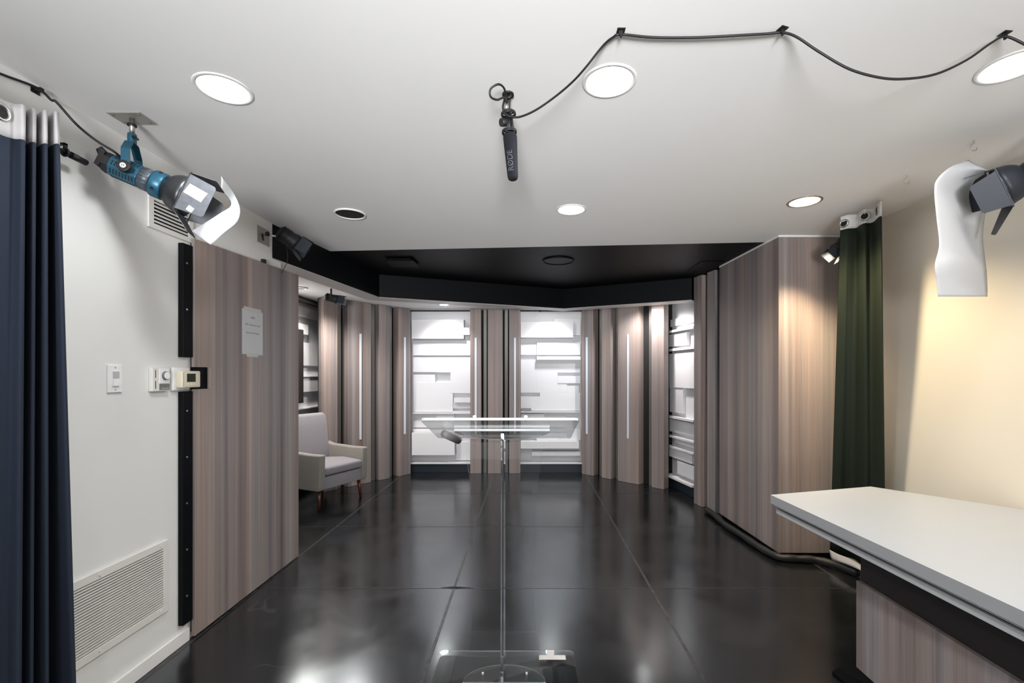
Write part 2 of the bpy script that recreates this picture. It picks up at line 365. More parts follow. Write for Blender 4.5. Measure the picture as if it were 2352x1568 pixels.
# ------------------------------------------------------------------ slat pillars of the stage
def pillar(label, p0, u, n, pxs, group='slatted pillars on the stage'):
    """pxs: list of (kind, px0, px1); board fronts lie on the line p0+u*t"""
    p0 = V(p0); u = V(u).normalized(); n = V(n).normalized()
    def T(px):
        r = (px-CX)/F; return (p0.x - r*p0.y)/(r*u.y - u.x)
    ts = [T(p) for k, a, b in pxs for p in (a, b)]; lo, hi = min(ts), max(ts)
    c = p0+u*(lo+hi)/2
    t = thing('slat_pillar', label, 'wall panel', (c.x, c.y, 0), group=group)
    Z1 = ICEIL-.003
    MB().along(p0, u, lo+.005, hi-.005, n, -.145, -.12, .002, Z1).build('backing', M_slot, t)
    for k, a, b in pxs:
        ta, tb = sorted((T(a), T(b)))
        if k == 'b': MB().along(p0, u, ta, tb, n, -.118, 0, .002, Z1).build('board', M_wood, t, bevel=.001)
        elif k == 'm': MB().along(p0, u, ta, tb, n, -.118, -.05, .002, Z1).build('metal_strip', M_alu, t)
        elif k == 'l':
            mid = p0+u*(ta+tb)/2; Y = mid.y
            z0 = HC-(pxs_led[1]-HY)/F*6.4; z1 = HC-(pxs_led[0]-HY)/F*6.4
            MB().along(p0, u, ta, tb, n, .0005, .006, z0, z1).build('light_strip', M_ledo, t)
    return t
pxs_led = (775, 995)
pillar('slatted brown pillar in the centre of the back wall, between the two white relief bays', (-.82, 6.44), (1, 0), (0, -1),
       [('b', 1080, 1105), ('m', 1110, 1117), ('b', 1120.5, 1154.5), ('m', 1159, 1166), ('b', 1169.5, 1195), ('l', 1090.5, 1095), ('l', 1180.5, 1185)])
pillar('slatted brown pillar left of the back wall, behind the grey armchair', (-1.66, 6.42), (-.608, -.794), (.794, -.608),
       [('b', 743.5, 775), ('m', 779, 788), ('b', 799, 852), ('m', 853, 866), ('b', 871, 895), ('m', 899, 905), ('b', 915, 943), ('l', 825.5, 830), ('l', 927.5, 931.5)])
pillar('slatted brown pillar right of the back wall, beside the narrow right relief bay', (.756, 6.42), (.713, -.702), (-.702, -.713),
       [('b', 1336.5, 1362), ('m', 1372, 1379), ('b', 1382, 1403), ('m', 1410, 1418), ('b', 1419, 1467), ('m', 1486, 1494), ('b', 1496.5, 1524.5), ('l', 1346, 1350), ('l', 1440.5, 1444.5)])
MBD = None

# ------------------------------------------------------------------ white relief walls
def relief(label, base, blocks, dark, ledges, base_n):
    t = thing('relief_panel', label, 'wall panel', base, group=None)
    return t
def bay(label, x0, x1, blocks, cloc):
    """blocks in the crop frame of the photo bay, (xa, ya, xb, yb, d0, d1)"""
    YW = 6.60; lim = (-1.650, -.824) if x0 < 500 else (-.106, .748)
    t = thing('relief_panel', label, 'wall panel', cloc)
    X = lambda c: ((c/3.266+920)-CX)/F*6.5
    Z = lambda c: HC-((c/3.266+640)-HY)/F*6.5
    MB().box((X(x0), YW, .12), (X(x1), YW+.012, 2.327)).build('backing', M_relief, t)
    MB().box((X(x0), YW-.02, 2.314), (X(x1), YW-.001, 2.3275)).build('shadow_gap', M_slot, t)
    for (a, b, c, d, dep) in blocks:
        MB().box((max(X(a), lim[0]), YW-.001, Z(b)), (min(X(c), lim[1]), YW-min(.16, dep*1.8), Z(d))).build('relief_block', M_relief, t, bevel=.001)
    MB().box((X(x0), YW-.001, .128), (X(x1), YW-.13, .150)).build('ledge', M_relief, t, bevel=.001)
    MB().box((X(x0), YW-.001, .002), (X(x1), YW-.10, .126)).build('skirting', M_skirt, t)
    return t
bay('white stepped relief wall between left and centre slatted pillars', 50, 545,
    [(50, 308, 478, 452, .085), (430, 368, 545, 424, .095), (50, 462, 545, 574, .045), (50, 588, 262, 700, .04), (262, 588, 545, 700, .04),
     (50, 718, 255, 778, .035), (372, 700, 545, 858, .04), (50, 778, 372, 1000, .038), (262, 700, 372, 702, .04), (372, 858, 390, 1000, .038), (400, 892, 545, 928, .06), (390, 928, 545, 975, .02),
     (390, 992, 545, 1003, .03), (50, 1003, 545, 1013, .055), (262, 1013, 400, 1065, .03), (50, 1065, 545, 1118, .035), (50, 1152, 408, 1318, .085), (50, 1126, 408, 1150, .045), (414, 1226, 545, 1366, .03)], (-1.24, 6.6, 0))
bay('white stepped relief wall between centre and right slatted pillars', 880, 1380,
    [(880, 325, 1292, 443, .085), (1150, 297, 1380, 423, .05), (1022, 474, 1380, 570, .04), (880, 490, 1022, 570, .03), (1022, 582, 1380, 608, .075), (880, 604, 1022, 700, .03),
     (1022, 608, 1180, 856, .03), (1180, 608, 1380, 704, .03), (1180, 728, 1380, 784, .035), (1180, 784, 1250, 856, .03), (1250, 802, 1340, 856, .03), (880, 700, 1022, 855, .03),
     (1046, 856, 1380, 992, .03), (880, 884, 980, 972, .045), (980, 884, 1046, 992, .03), (880, 996, 1380, 1004, .05), (880, 1014, 1080, 1112, .03), (1080, 1030, 1240, 1112, .02),
     (1020, 1126, 1380, 1214, .05), (880, 1126, 1020, 1186, .03), (880, 1215, 1335, 1268, .12), (983, 1293, 1380, 1325, .07)], (.33, 6.6, 0))
# left alcove side wall (behind the armchair)
t = thing('relief_panel', 'white stepped relief wall on the left side of the stage, carrying the black screen', 'wall panel', (-2.74, 4.6, 0))
MB().box((-2.758, 3.34, .002), (-2.742, 6.3, 2.27)).build('backing', M_relief, t)
MB().box((-2.7415, 3.34, .002), (-2.735, 6.3, .12)).build('skirting', M_skirt, t)
MB().box((-2.758, 3.34, 2.275), (-2.68, 6.3, 2.300)).build('top_rail', M_wood, t)
for (y0, y1, z0, z1, d) in [(3.34, 6.3, 2.10, 2.21, .05), (3.34, 5.52, 1.88, 2.00, .075), (3.34, 6.3, 1.51, 1.79, .03), (3.34, 6.3, 1.19, 1.37, .045), (4.2, 6.3, 1.372, 1.384, .06),
                            (3.34, 6.3, .985, 1.00, .05), (3.34, 5.0, .55, .80, .008), (4.0, 6.3, .25, .42, .008)]:
    MB().box((-2.7415, y0, z0), (-2.7415+d, y1, z1)).build('relief_block', M_relief, t, bevel=.001)
# right narrow bay
p0 = V((1.79, 5.72)); u = V((1.93-1.79, 4.98-5.72)).normalized(); n = V((u.y, -u.x)); n = n if n.x < 0 else -n
t = thing('relief_panel', 'narrow strip of white relief wall right of the stage, beside paired brown boards', 'wall panel', (1.86, 5.35, 0))
MB().along(p0, u, -.02, .61, n, -.06, -.035, .002, 2.327).build('backing', M_relief, t)
def rz(cy, cx=580):   # crop y -> z on this wall
    px = cx/2.376+1320; r = (px-CX)/F; tt = (p0.x-r*p0.y)/(r*u.y-u.x); Y = p0.y+u.y*tt
    return HC-((cy/2.376+520)-HY)/F*Y
for (c0, c1, d, a, b) in [(495, 535, -.01, -.02, .61), (560, 572, .045, -.02, .61), (580, 650, .01, -.02, .4), (662, 676, .035, -.02, .61), (690, 880, .01, -.02, .61), (880, 1020, .0, -.02, .3), (1040, 1052, .05, -.02, .61), (1060, 1130, .005, -.02, .55), (1150, 1160, .045, -.02, .61), (1160, 1190, .0, .1, .61), (1208, 1218, .05, -.02, .61), (1218, 1270, .03, -.02, .55), (1280, 1350, .03, .22, .61), (1372, 1384, .07, -.02, .61)]:
    MB().along(p0, u, a, b, n, -.0345, d, rz(c1), rz(c0)).build('relief_block', M_relief, t, bevel=.001)
MB().along(p0, u, -.02, .61, n, -.0345, .02, .002, rz(1388)).build('skirting', M_skirt, t)

# ------------------------------------------------------------------ screen
t = thing('wall_screen', 'thin black television screen on the white relief wall, above the armchair', 'television', (-2.62, 4.7, 1.5))
MB().box((-2.640, 4.15, 1.074), (-2.590, 5.25, 1.916)).build('screen', M_tv, t, bevel=.004)
MB().box((-2.66, 4.45, 1.40), (-2.641, 4.8, 1.60)).build('wall_bracket', M_rub, t)

# ------------------------------------------------------------------ sliding slab on left wall
t = thing('sliding_panel', 'tall striped brown laminate panel against the left wall, with wifi notice', 'panel', (-1.775, 2.95, 0))
pts = [(2.410, .015), (3.50, .008), (3.50, 2.165), (2.410, 2.12), (2.410, 1.44), (2.530, 1.44), (2.530, 1.322), (2.410, 1.322)]
# main sheet built from three rectangles' outline so that the notch is real
MB().prism([(-1.784, y, z) for y, z in pts], (.018, 0, 0)).build('laminate_sheet', M_wood, t, bevel=.0006)
MB().prism([(-1.7995, 2.425, .03), (-1.7995, 3.305, .03), (-1.7995, 3.305, 2.11), (-1.7995, 2.425, 2.11)], (.0145, 0, 0)).build('backing', M_blk, t)
tag(MB().box((-1.797, 3.06, 2.150), (-1.775, 3.085, 2.178)).build('wall_clip', M_rub), 'tiny black clip on cream wall just above the tall laminate panel', 'clip')

def batten(z0, z1, label):
    t = thing('door_batten', label, 'batten', (-1.78, 2.38, z0), group='black battens beside the laminate panel')
    MB().box((-1.7995, 2.338, z0), (-1.772, 2.404, z1)).build('strip', M_blk, t, bevel=.002)
    z = z1-.1
    while z > z0+.03:
        MB().cyl((-1.772, 2.362, z), (-1.769, 2.362, z), .005, seg=10).build('screw', M_steel, t); z -= .24
batten(.108, 1.312, 'lower black batten screwed to the wall below the thermostats')
batten(1.49, 2.078, 'upper black batten on the wall above the thermostats')

# ------------------------------------------------------------------ low return-air grille
t = thing('wall_grille', 'large cream louvred grille low on the left wall beside curtain', 'vent', (-1.795, 1.98, .4))
y0, y1, z0, z1 = 1.60, 2.262, .228, .582
fr = MB()
for a, b in (((y0, z0), (y1, z0+.035)), ((y0, z1-.035), (y1, z1)), ((y0, z0+.035), (y0+.03, z1-.035)), ((y1-.03, z0+.035), (y1, z1-.035))):
    fr.box((-1.799, a[0], a[1]), (-1.788, b[0], b[1]))
fr.build('frame', M_grille, t, bevel=.0015)
MB().box((-1.7995, y0+.03, z0+.035), (-1.7985, y1-.03, z1-.035)).build('backing', M_slot, t)
lo = MB(); N = 24
for i in range(N):
    z = z0+.037+(z1-z0-.074)*(i+.5)/N
    lo.prism([(-1.797, y0+.031, z+.0015), (-1.797, y0+.031, z+.003), (-1.7885, y0+.031, z+.0025), (-1.7885, y0+.031, z-.0025)], (0, y1-y0-.062, 0))
lo.build('louvres', M_grille, t)
for y in (1.90, 2.215, 1.65):
    for z in (z0+.018, z1-.018): MB().cyl((-1.788, y, z), (-1.785, y, z), .005, seg=12).build('screw', M_grille, t)

# upper vent
t = thing('wall_vent', 'square ceiling-height air vent on the left wall, behind the blue spotlight', 'vent', (-1.795, 2.29, 2.17))
y0, y1, z0, z1 = 2.148, 2.435, 2.100, 2.262
fr = MB()
for a, b in (((y0, z0), (y1, z0+.025)), ((y0, z1-.025), (y1, z1)), ((y0, z0+.025), (y0+.03, z1-.025)), ((y1-.03, z0+.025), (y1, z1-.025))):
    fr.box((-1.799, a[0], a[1]), (-1.790, b[0], b[1]))
fr.build('frame', M_grille, t, bevel=.0015)
MB().box((-1.7995, y0+.03, z0+.025), (-1.7985, y1-.03, z1-.025)).build('backing', M_slot, t)
lo = MB()
for i in range(6):
    z = z0+.027+(z1-z0-.055)*(i+.5)/6
    lo.prism([(-1.797, y0+.03, z+.004), (-1.795, y0+.03, z+.007), (-1.7895, y0+.03, z-.001), (-1.7895, y0+.03, z-.005)], (0, y1-y0-.06, 0))
lo.build('louvres', M_grille, t)

# ------------------------------------------------------------------ switch and thermostats
t = thing('light_switch', 'white rocker light switch on the left wall beside the curtain', 'switch', (-1.795, 1.977, 1.382))
MB().box((-1.7995, 1.942, 1.322), (-1.793, 2.012, 1.442)).build('plate', M_white, t, bevel=.002)
MB().box((-1.793, 1.961, 1.349), (-1.7905, 1.993, 1.416)).build('bezel', M_white, t, bevel=.0007)
MB().prism([(-1.7904, 1.9625, 1.382), (-1.789, 1.9625, 1.382), (-1.787, 1.9625, 1.351), (-1.7904, 1.9625, 1.351)], (0, .029, 0)).build('rocker', M_white, t)
MB().box((-1.7904, 1.9625, 1.384), (-1.7886, 1.9915, 1.414)).build('sensor_window', M_band, t)
for z in (1.334, 1.430): MB().cyl((-1.793, 1.977, z), (-1.7922, 1.977, z), .003, seg=10).build('screw', M_steel, t)
t = thing('dial_thermostat', 'white thermostat with round dial and grey label, on the left wall', 'thermostat', (-1.79, 2.23, 1.38))
MB().box((-1.7995, 2.157, 1.320), (-1.780, 2.260, 1.433)).build('housing', M_grille, t, bevel=.002)
MB().box((-1.780, 2.195, 1.358), (-1.7775, 2.256, 1.428)).build('face_plate', M_white, t, bevel=.0006)
MB().box((-1.780, 2.195, 1.326), (-1.7775, 2.256, 1.355)).build('name_plate', M_gry, t, bevel=.0006)
MB().cyl((-1.7775, 2.229, 1.395), (-1.768, 2.229, 1.395), .0215, .0195, 28).build('dial', M_gry, t)
MB().cyl((-1.768, 2.229, 1.395), (-1.7655, 2.229, 1.395), .0175, .017, 28).build('dial_cap', M_white, t)
MB().box((-1.780, 2.172, 1.332), (-1.7795, 2.176, 1.370)).box((-1.780, 2.172, 1.385), (-1.7795, 2.176, 1.422)).build('slot', M_slot, t)
text_mesh('Honeywell', .010, Matrix(((0, 0, 1, -1.7772), (1, 0, 0, 2.228), (0, 1, 0, 1.333), (0, 0, 0, 1)))).build('lettering', M_band, t)
t = thing('digital_thermostat', 'ivory digital thermostat with green-black display, half in panel notch', 'thermostat', (-1.79, 2.36, 1.38))
MB().box((-1.7995, 2.285, 1.318), (-1.7845, 2.403, 1.437)).build('wall_plate', M_white, t, bevel=.007, seg=4)
MB().box((-1.7843, 2.302, 1.333), (-1.750, 2.432, 1.419)).build('housing', M_ivory, t, bevel=.006, seg=3)
MB().box((-1.750, 2.334, 1.362), (-1.749, 2.394, 1.405)).build('display', M_lcd, t)
for k in range(3): MB().cyl((-1.750, 2.347+k*.0205, 1.349), (-1.748, 2.347+k*.0205, 1.349), .0045, seg=12).build('button', M_ivory, t)
for k in range(3): MB().cyl((-1.750, 2.413, 1.374+k*.012), (-1.7485, 2.413, 1.374+k*.012), .0035, seg=12).build('button', M_ivory, t)
sl = MB()
for k in range(9): sl.box((-1.750, 2.309, 1.343+k*.0078), (-1.7495, 2.313, 1.347+k*.0078))
sl.build('slot', M_gry, t)

# ------------------------------------------------------------------ wifi notice
t = thing('paper_notice', 'white sheet of wifi details taped to the tall laminate panel', 'notice', (-1.764, 2.92, 1.67))
MB().box((-1.7658, 2.808, 1.528), (-1.7652, 3.026, 1.810)).build('sheet', M_paper, t)
MB().box((-1.7656, 2.825, 1.800), (-1.7648, 3.008, 1.826)).build('tape', M_band, t)
MB().box((-1.7656, 2.855, 1.513), (-1.7648, 2.975, 1.538)).build('tape', M_band, t)
def tm(y, z): return Matrix(((0, 0, 1, -1.7650), (1, 0, 0, y), (0, 1, 0, z), (0, 0, 0, 1)))
text_mesh('WIFI', .022, tm(2.917, 1.762), .0001).build('lettering', M_ink, t)
text_mesh('SSID: Eventstream Studio', .0152, tm(2.917, 1.716), .0001).build('lettering', M_ink, t)
text_mesh('PASS: EVENTSTREAM', .0152, tm(2.917, 1.664), .0001).build('lettering', M_ink, t)

# ------------------------------------------------------------------ ceiling downlights
def downlight(x, y, z, label, lens, r=.098, trim=M_trim):
    t = thing('ceiling_light', label, 'ceiling light', (x, y, z), group='recessed round ceiling lights')
    MB().lathe([(r-.0155, .0004), (r, .0004), (r-.001, .002), (r-.004, .0035), (r-.0145, .0035), (r-.0155, .0004)], Matrix.Translation((x, y, z)) @ Matrix.Rotation(-PI/2, 4, 'X'), 56, cap=False).build('trim_ring', trim, t)
    MB().cyl((x, y, z-.0005), (x, y, z-.002), r-.016, seg=48).build('lens', lens, t)
    return t
downlight(-1.131, 1.69, CEIL, 'lit round ceiling light nearest the blue spotlight, upper left', M_lens)
downlight(.294, 1.645, CEIL, 'brightest lit round ceiling light beside the hanging microphone', M_lens)
downlight(1.665, 1.565, CEIL, 'lit round ceiling light cut by the right edge, near the hanging cable', M_lens)
downlight(.277, 2.925, CEIL, 'small lit round ceiling light above the middle, before the black ceiling', M_lens)
downlight(1.695, 2.79, CEIL, 'warm yellowish round ceiling light above the brown column', M_lensw, trim=M_steel)
downlight(-1.12, 6.06, ICEIL, 'tiny lit round ceiling light above the left white relief bay', M_lens2, .07)
downlight(.29, 6.06, ICEIL, 'round ceiling light above the right white relief bay, hidden behind the black header', M_lens2, .07)
for (x, y) in ((-1.131, .3), (.294, .3), (1.665, .3)):
    pass
t = thing('ceiling_speaker', 'dark unlit round ceiling opening with pale ring, left of middle', 'ceiling fitting', (-1.172, 2.995, CEIL))
MB().torus((-1.172, 2.995, CEIL-.004), (0, 0, 1), .094, .006, 48).build('trim_ring', M_trim, t)
MB().cyl((-1.172, 2.995, CEIL-.0005), (-1.172, 2.995, CEIL-.003), .090, seg=48).build('mesh_cover', M_slot, t)
t = thing('ceiling_speaker', 'black round speaker grille in the black ceiling', 'ceiling fitting', (.28, 4.22, CEIL))
MB().torus((.28, 4.22, CEIL-.005), (0, 0, 1), .14, .008, 48).build('trim_ring', M_blkc, t)
MB().cyl((.28, 4.22, CEIL-.0005), (.28, 4.22, CEIL-.006), .132, seg=48).build('mesh_cover', M_blkc, t)
t = thing('ceiling_diffuser', 'black square air diffuser hanging below the black ceiling, left side', 'vent', (-1.17, 4.25, CEIL))
MB().prism([(-1.30, 4.12, CEIL-.03), (-1.04, 4.12, CEIL-.03), (-1.04, 4.38, CEIL-.03), (-1.30, 4.38, CEIL-.03)], (0, 0, .008)).build('baffle', M_blkc, t, bevel=.003)
MB().box((-1.27, 4.15, CEIL-.0215), (-1.07, 4.35, CEIL-.001)).build('neck', M_blkc, t)
tag(MB().box((1.62, 4.25, CEIL-.006), (1.84, 4.62, CEIL-.0005)).build('access_hatch', M_blkc, bevel=.002), 'black rectangular access hatch in the black ceiling near the paired boards', 'hatch')

# ------------------------------------------------------------------ ceiling hooks
def hook(x, y, label):
    c = V((x, y, CEIL)); pts = [c+V(p) for p in ((0, 0, 0), (0, 0, -.012), (-.012, 0, -.02), (-.016, 0, -.034), (-.006, 0, -.046), (.008, 0, -.044), (.013, 0, -.032))]
    tag(MB().tube(crom(pts, 6), .0018, 8).build('ceiling_hook', M_steel), label, 'hook', 'small wire hooks in the ceiling')
hook(2.02, 2.06, 'small wire hook in the ceiling above the white draped paper')
hook(2.015, 2.42, 'small wire hook in the ceiling nearer the green-black curtain')

# ------------------------------------------------------------------ spotlights
def frame(b):
    b = V(b).normalized(); x = b.cross(V((0, 0, 1))).normalized(); z = x.cross(b)
    return Matrix(((x.x, b.x, z.x, 0), (x.y, b.y, z.y, 0), (x.z, b.z, z.z, 0), (0, 0, 0, 1)))
def big_lamp(label, piv, b, near, barn, roll):
    t = thing('studio_spotlight', label, 'spotlight', piv, frame(b)); L = dict(local=True)
    # octagonal housing
    def oct_(r, y): return [V((r*math.cos(PI/8+k*PI/4), y, r*math.sin(PI/8+k*PI/4))) for k in range(8)]
    MB().prism(oct_(.047, -.065), (0, .10, 0)).build('housing', M_blue, t, local=True, bevel=.003)
    s = MB()
    for k in range(8):
        a = k*PI/4; nrm = V((math.cos(a), 0, math.sin(a))); tan = V((-math.sin(a), 0, math.cos(a)))
        for i in range(8):
            yy = -.055+i*.0107
            c = nrm*.0437+V((0, yy, 0))
            s.prism([c+tan*-.009, c+tan*-.001, c+tan*-.001+V((0, .005, 0)), c+tan*-.009+V((0, .005, 0))], nrm*.0006)
            s.prism([c+tan*.002, c+tan*.010, c+tan*.010+V((0, .005, 0)), c+tan*.002+V((0, .005, 0))], nrm*.0006)
    s.build('cooling_slots', M_slot, t, local=True)
    fin = MB().prism(oct_(.042, -.088), (0, .022, 0))
    for k in range(9): fin.box((-.036+k*.009-.002, -.105, -.030), (-.036+k*.009+.002, -.0885, .030))
    fin.build('rear_fins', M_rub, t, local=True)
    MB().tube([V((0, -.095, .03)), V((0, -.125, .045)), V((0, -.13, .035)), V((0, -.10, .0))], .008).build('rear_handle', M_rub, t, local=True)
    fl = MB().lathe([(.042, .0352), (.045, .037), (.045, .072), (.042, .074)], None, 40)
    for k in range(20):
        a = k*2*PI/20; fl.cyl((0.0445*math.cos(a), .040, 0.0445*math.sin(a)), (0.0445*math.cos(a), .070, 0.0445*math.sin(a)), .0028, seg=6)
    fl.build('focus_grip', M_flut, t, local=True)
    MB().lathe([(.040, .0742), (.047, .078), (.055, .080), (.056, .084), (.056, .118), (.054, .121), (.044, .122)], None, 48).build('collar', M_blue, t, local=True)
    for a in (-.6, .9, 2.6): MB().cyl((.055*math.cos(a), .1, .055*math.sin(a)), (.059*math.cos(a), .1, .059*math.sin(a)), .006, seg=12).build('screw', M_rub, t, local=True)
    prof = [(.044, .1225), (.052, .124), (.052, .132), (.060, .136), (.071, .150), (.079, .167), (.083, .185), (.085, .190), (.085, .207), (.083, .207), (.083, .19), (.077, .168), (.069, .152), (.055, .142)]
    MB().lathe(prof, None, 56, cap=False).build('bell', M_snoot if not near else M_barnb, t, local=True)
    MB().torus((0, .205, 0), (0, 1, 0), .084, .003, 48).build('bell_rim', M_snoot, t, local=True)
    MB().lathe([(.047, .148), (.040, .158), (.02, .165), (.002, .167)], None, 32).build('lens', M_glassbulb, t, local=True)
    # barn doors
    h = .082; w = .078
    fr_ = MB()
    for (a, c) in (((-h, h), (h, h+.006)), ((-h, -h-.006), (h, -h)), ((-h-.006, -h), (-h, h)), ((h, -h), (h+.006, h))):
        fr_.box((a[0], .2075, a[1]), (c[0], .211, c[1]))
    fr_.v = [Matrix.Rotation(roll or 0, 4, 'Y') @ p for p in fr_.v]
    fr_.build('barn_door_frame', M_snoot if not near else M_barnb, t, local=True)
    for k, (sp, ln, wf) in enumerate(barn):
        R = Matrix.Rotation(k*PI/2+(roll or 0), 4, 'Y')      # leaf 0 at +z, then +x, -z, -x
        Rh = Matrix.Translation(V((0, .212, h+.004))) @ Matrix.Rotation(sp, 4, 'X')
        pts = [(-w, 0, 0), (w, 0, 0), (wf, ln*.93, 0), (wf-.008, ln, 0), (-wf+.008, ln, 0), (-wf, ln*.93, 0)]
        mb = MB().prism([R @ Rh @ V(p) for p in pts], (R @ Rh).to_3x3() @ V((0, 0, .0015)))
        bd = mb.build('barn_door', M_barn if not near else M_barnb, t, local=True)
        if k == 1 and not near:
            for q4 in ([(-.040, .012), (.004, .004), (.014, .072), (-.032, .080)], [(.044, .040), (.066, .036), (.070, .058), (.050, .062)]):
                me_ = MB().prism([R @ Rh @ V((x_, y_, .0018)) for x_, y_ in q4], (R @ Rh).to_3x3() @ V((0, 0, .0008)))
                me_.build('tape', M_paper, bd, local=True)
    # yoke, knobs and mount (built in world space)
    X = wm(t).to_3x3().col[0]; pv = V(piv); yk = MB()
    hx = V((X.x, X.y, 0)).normalized(); bz = V((-hx.y, hx.x, 0))
    top = pv+V((0, 0, .122))
    for s_ in (-1, 1):
        a0 = pv+hx*s_*.058; path = [a0+V((0, 0, -.006)), a0+V((0, 0, .078)), pv+hx*s_*.024+V((0, 0, .121)), top+hx*s_*.0]
        for p, q_ in zip(path[:-1], path[1:]):
            d = (q_-p).normalized(); side = d.cross(bz).normalized()*.0025
            yk.prism([p-side-bz*.015, p+side-bz*.015, p+side+bz*.015, p-side+bz*.015], q_-p)
    yk.build('yoke', M_blue, t, bevel=.001)
    for s_ in (-1, 1):
        a0 = pv+hx*s_*.0605
        k_ = MB().cyl(a0, a0+hx*s_*.020, .024, .022, 32).build('tilt_knob', M_rub, t, bevel=.003)
        MB().cyl(a0+hx*s_*.0201, a0+hx*s_*.0208, .010, seg=24).build('badge', M_white, k_)
        mk = MB(); e1 = bz if s_ > 0 else -bz
        for dx in (-.0035, .0035): mk.prism([a0+hx*s_*.0209+bz*(dx-.001)+V((0, 0, -.005)), a0+hx*s_*.0209+bz*(dx+.001)+V((0, 0, -.005)), a0+hx*s_*.0209+bz*(dx+.001)+V((0, 0, .005)), a0+hx*s_*.0209+bz*(dx-.001)+V((0, 0, .005))], hx*s_*.0003)
        for dz in (-.002, .002): mk.prism([a0+hx*s_*.0209+bz*-.0035+V((0, 0, dz-.0006)), a0+hx*s_*.0209+bz*.0035+V((0, 0, dz-.0006)), a0+hx*s_*.0209+bz*.0035+V((0, 0, dz+.0006)), a0+hx*s_*.0209+bz*-.0035+V((0, 0, dz+.0006))], hx*s_*.0003)
        mk.build('badge_mark', M_ink, k_)
    MB().cyl(top+V((0, 0, -.004)), top+V((0, 0, .040)), .0155, seg=24).build('spigot_socket', M_blue, t, bevel=.001)
    MB().tube([top+V((.012, -.006, .025)), top+V((.025, -.012, .020)), top+V((.040, -.018, .008))], lambda s: .007-.003*s).build('clamp_lever', M_rub, t)
    MB().cyl(top+V((0, 0, .040)), V((top.x, top.y, CEIL-.004)), .0095, seg=20).build('mounting_rod', M_steel, t)
    MB().cyl((top.x, top.y, CEIL-.035), (top.x, top.y, CEIL-.028), .0165, seg=20).build('rubber_washer', M_rub, t)
    pl = MB().box((top.x-.068, top.y-.042, CEIL-.004), (top.x+.068, top.y+.042, CEIL-.0004)).build('ceiling_plate', M_plate, t)
    for dx in (-.052, .052):
        for dy in (-.028, .028): MB().cyl((top.x+dx, top.y+dy, CEIL-.0065), (top.x+dx, top.y+dy, CEIL-.0042), .005, seg=10).build('screw', M_gry, pl)
    return t
b1 = V((.885, .34, -.36)).normalized()
lampL = big_lamp('blue studio spotlight with silver barn doors, hung from the ceiling on the left', (-1.635, 1.878, 2.230), b1, False,
                 [(.15, .085, .070), (-.05, .100, .070), (.75, .085, .06), (.30, .090, .060)], None)
# taped white pieces on the near leaf
def sheet(name, rows, m, parent=None, n=5, solid=.0006):
    rr = [crom(r, n) for r in rows]; cols = list(zip(*rr)); cc = [crom(list(c), n) for c in cols]
    return MB().grid(cc).build(name, m, parent, solid=solid)
dpt = wm(lampL)
def Lp(x, y, z): return dpt @ V((x, y, z))
pp = [[(508, 404, 2.06), (535, 440, 2.13), (551, 478, 2.12), (545, 510, 2.07), (515, 537, 2.02), (484, 562, 1.97)],
      [(508, 420, 2.06), (532, 452, 2.12), (544, 478, 2.11), (528, 500, 2.04), (498, 520, 1.99), (462, 546, 1.95)],
      [(506, 434, 2.055), (528, 458, 2.11), (529, 474, 2.09), (508, 488, 2.02), (480, 506, 1.97), (441, 530, 1.93)]]
pap = tag(sheet('diffusion_paper', [[P(*q_) for q_ in r] for r in pp], M_paper), 'curled white paper taped to the front of the blue spotlight', 'paper')

b2 = V((-.70, .60, -.36)).normalized()
front = P(2296, 432, 1.93)
lampR = big_lamp('black spotlight with flat barn doors, cut off by the right edge', tuple(front-b2*.207), b2, True,
                 [(.20, .070, .062), (.45, .095, .060), (.85, .115, .040), (-.05, .088, .064)], -.30)
rows = [[(2224, 367, 2.00), (2262, 388, 1.98), (2300, 398, 2.04)],
        [(2182, 384, 1.96), (2225, 398, 1.99), (2290, 410, 2.08)],
        [(2152, 412, 1.94), (2185, 440, 2.02), (2275, 450, 2.12)],
        [(2146, 440, 1.93), (2176, 480, 2.00), (2262, 500, 2.13)],
        [(2151, 500, 1.93), (2185, 530, 2.00), (2258, 545, 2.13)],
        [(2157, 562, 1.93), (2193, 575, 1.98), (2262, 590, 2.12)],
        [(2147, 608, 1.90), (2192, 602, 1.94), (2266, 620, 2.11)],
        [(2151, 645, 1.91), (2205, 650, 1.97), (2268, 655, 2.11)],
        [(2154, 681, 1.92), (2228, 681, 1.99), (2268, 681, 2.10)]]
tag(sheet('diffusion_paper', [[P(*q_) for q_ in r] for r in rows], M_paper, n=6), 'long creased white paper hanging in front of the black spotlight at right', 'paper')

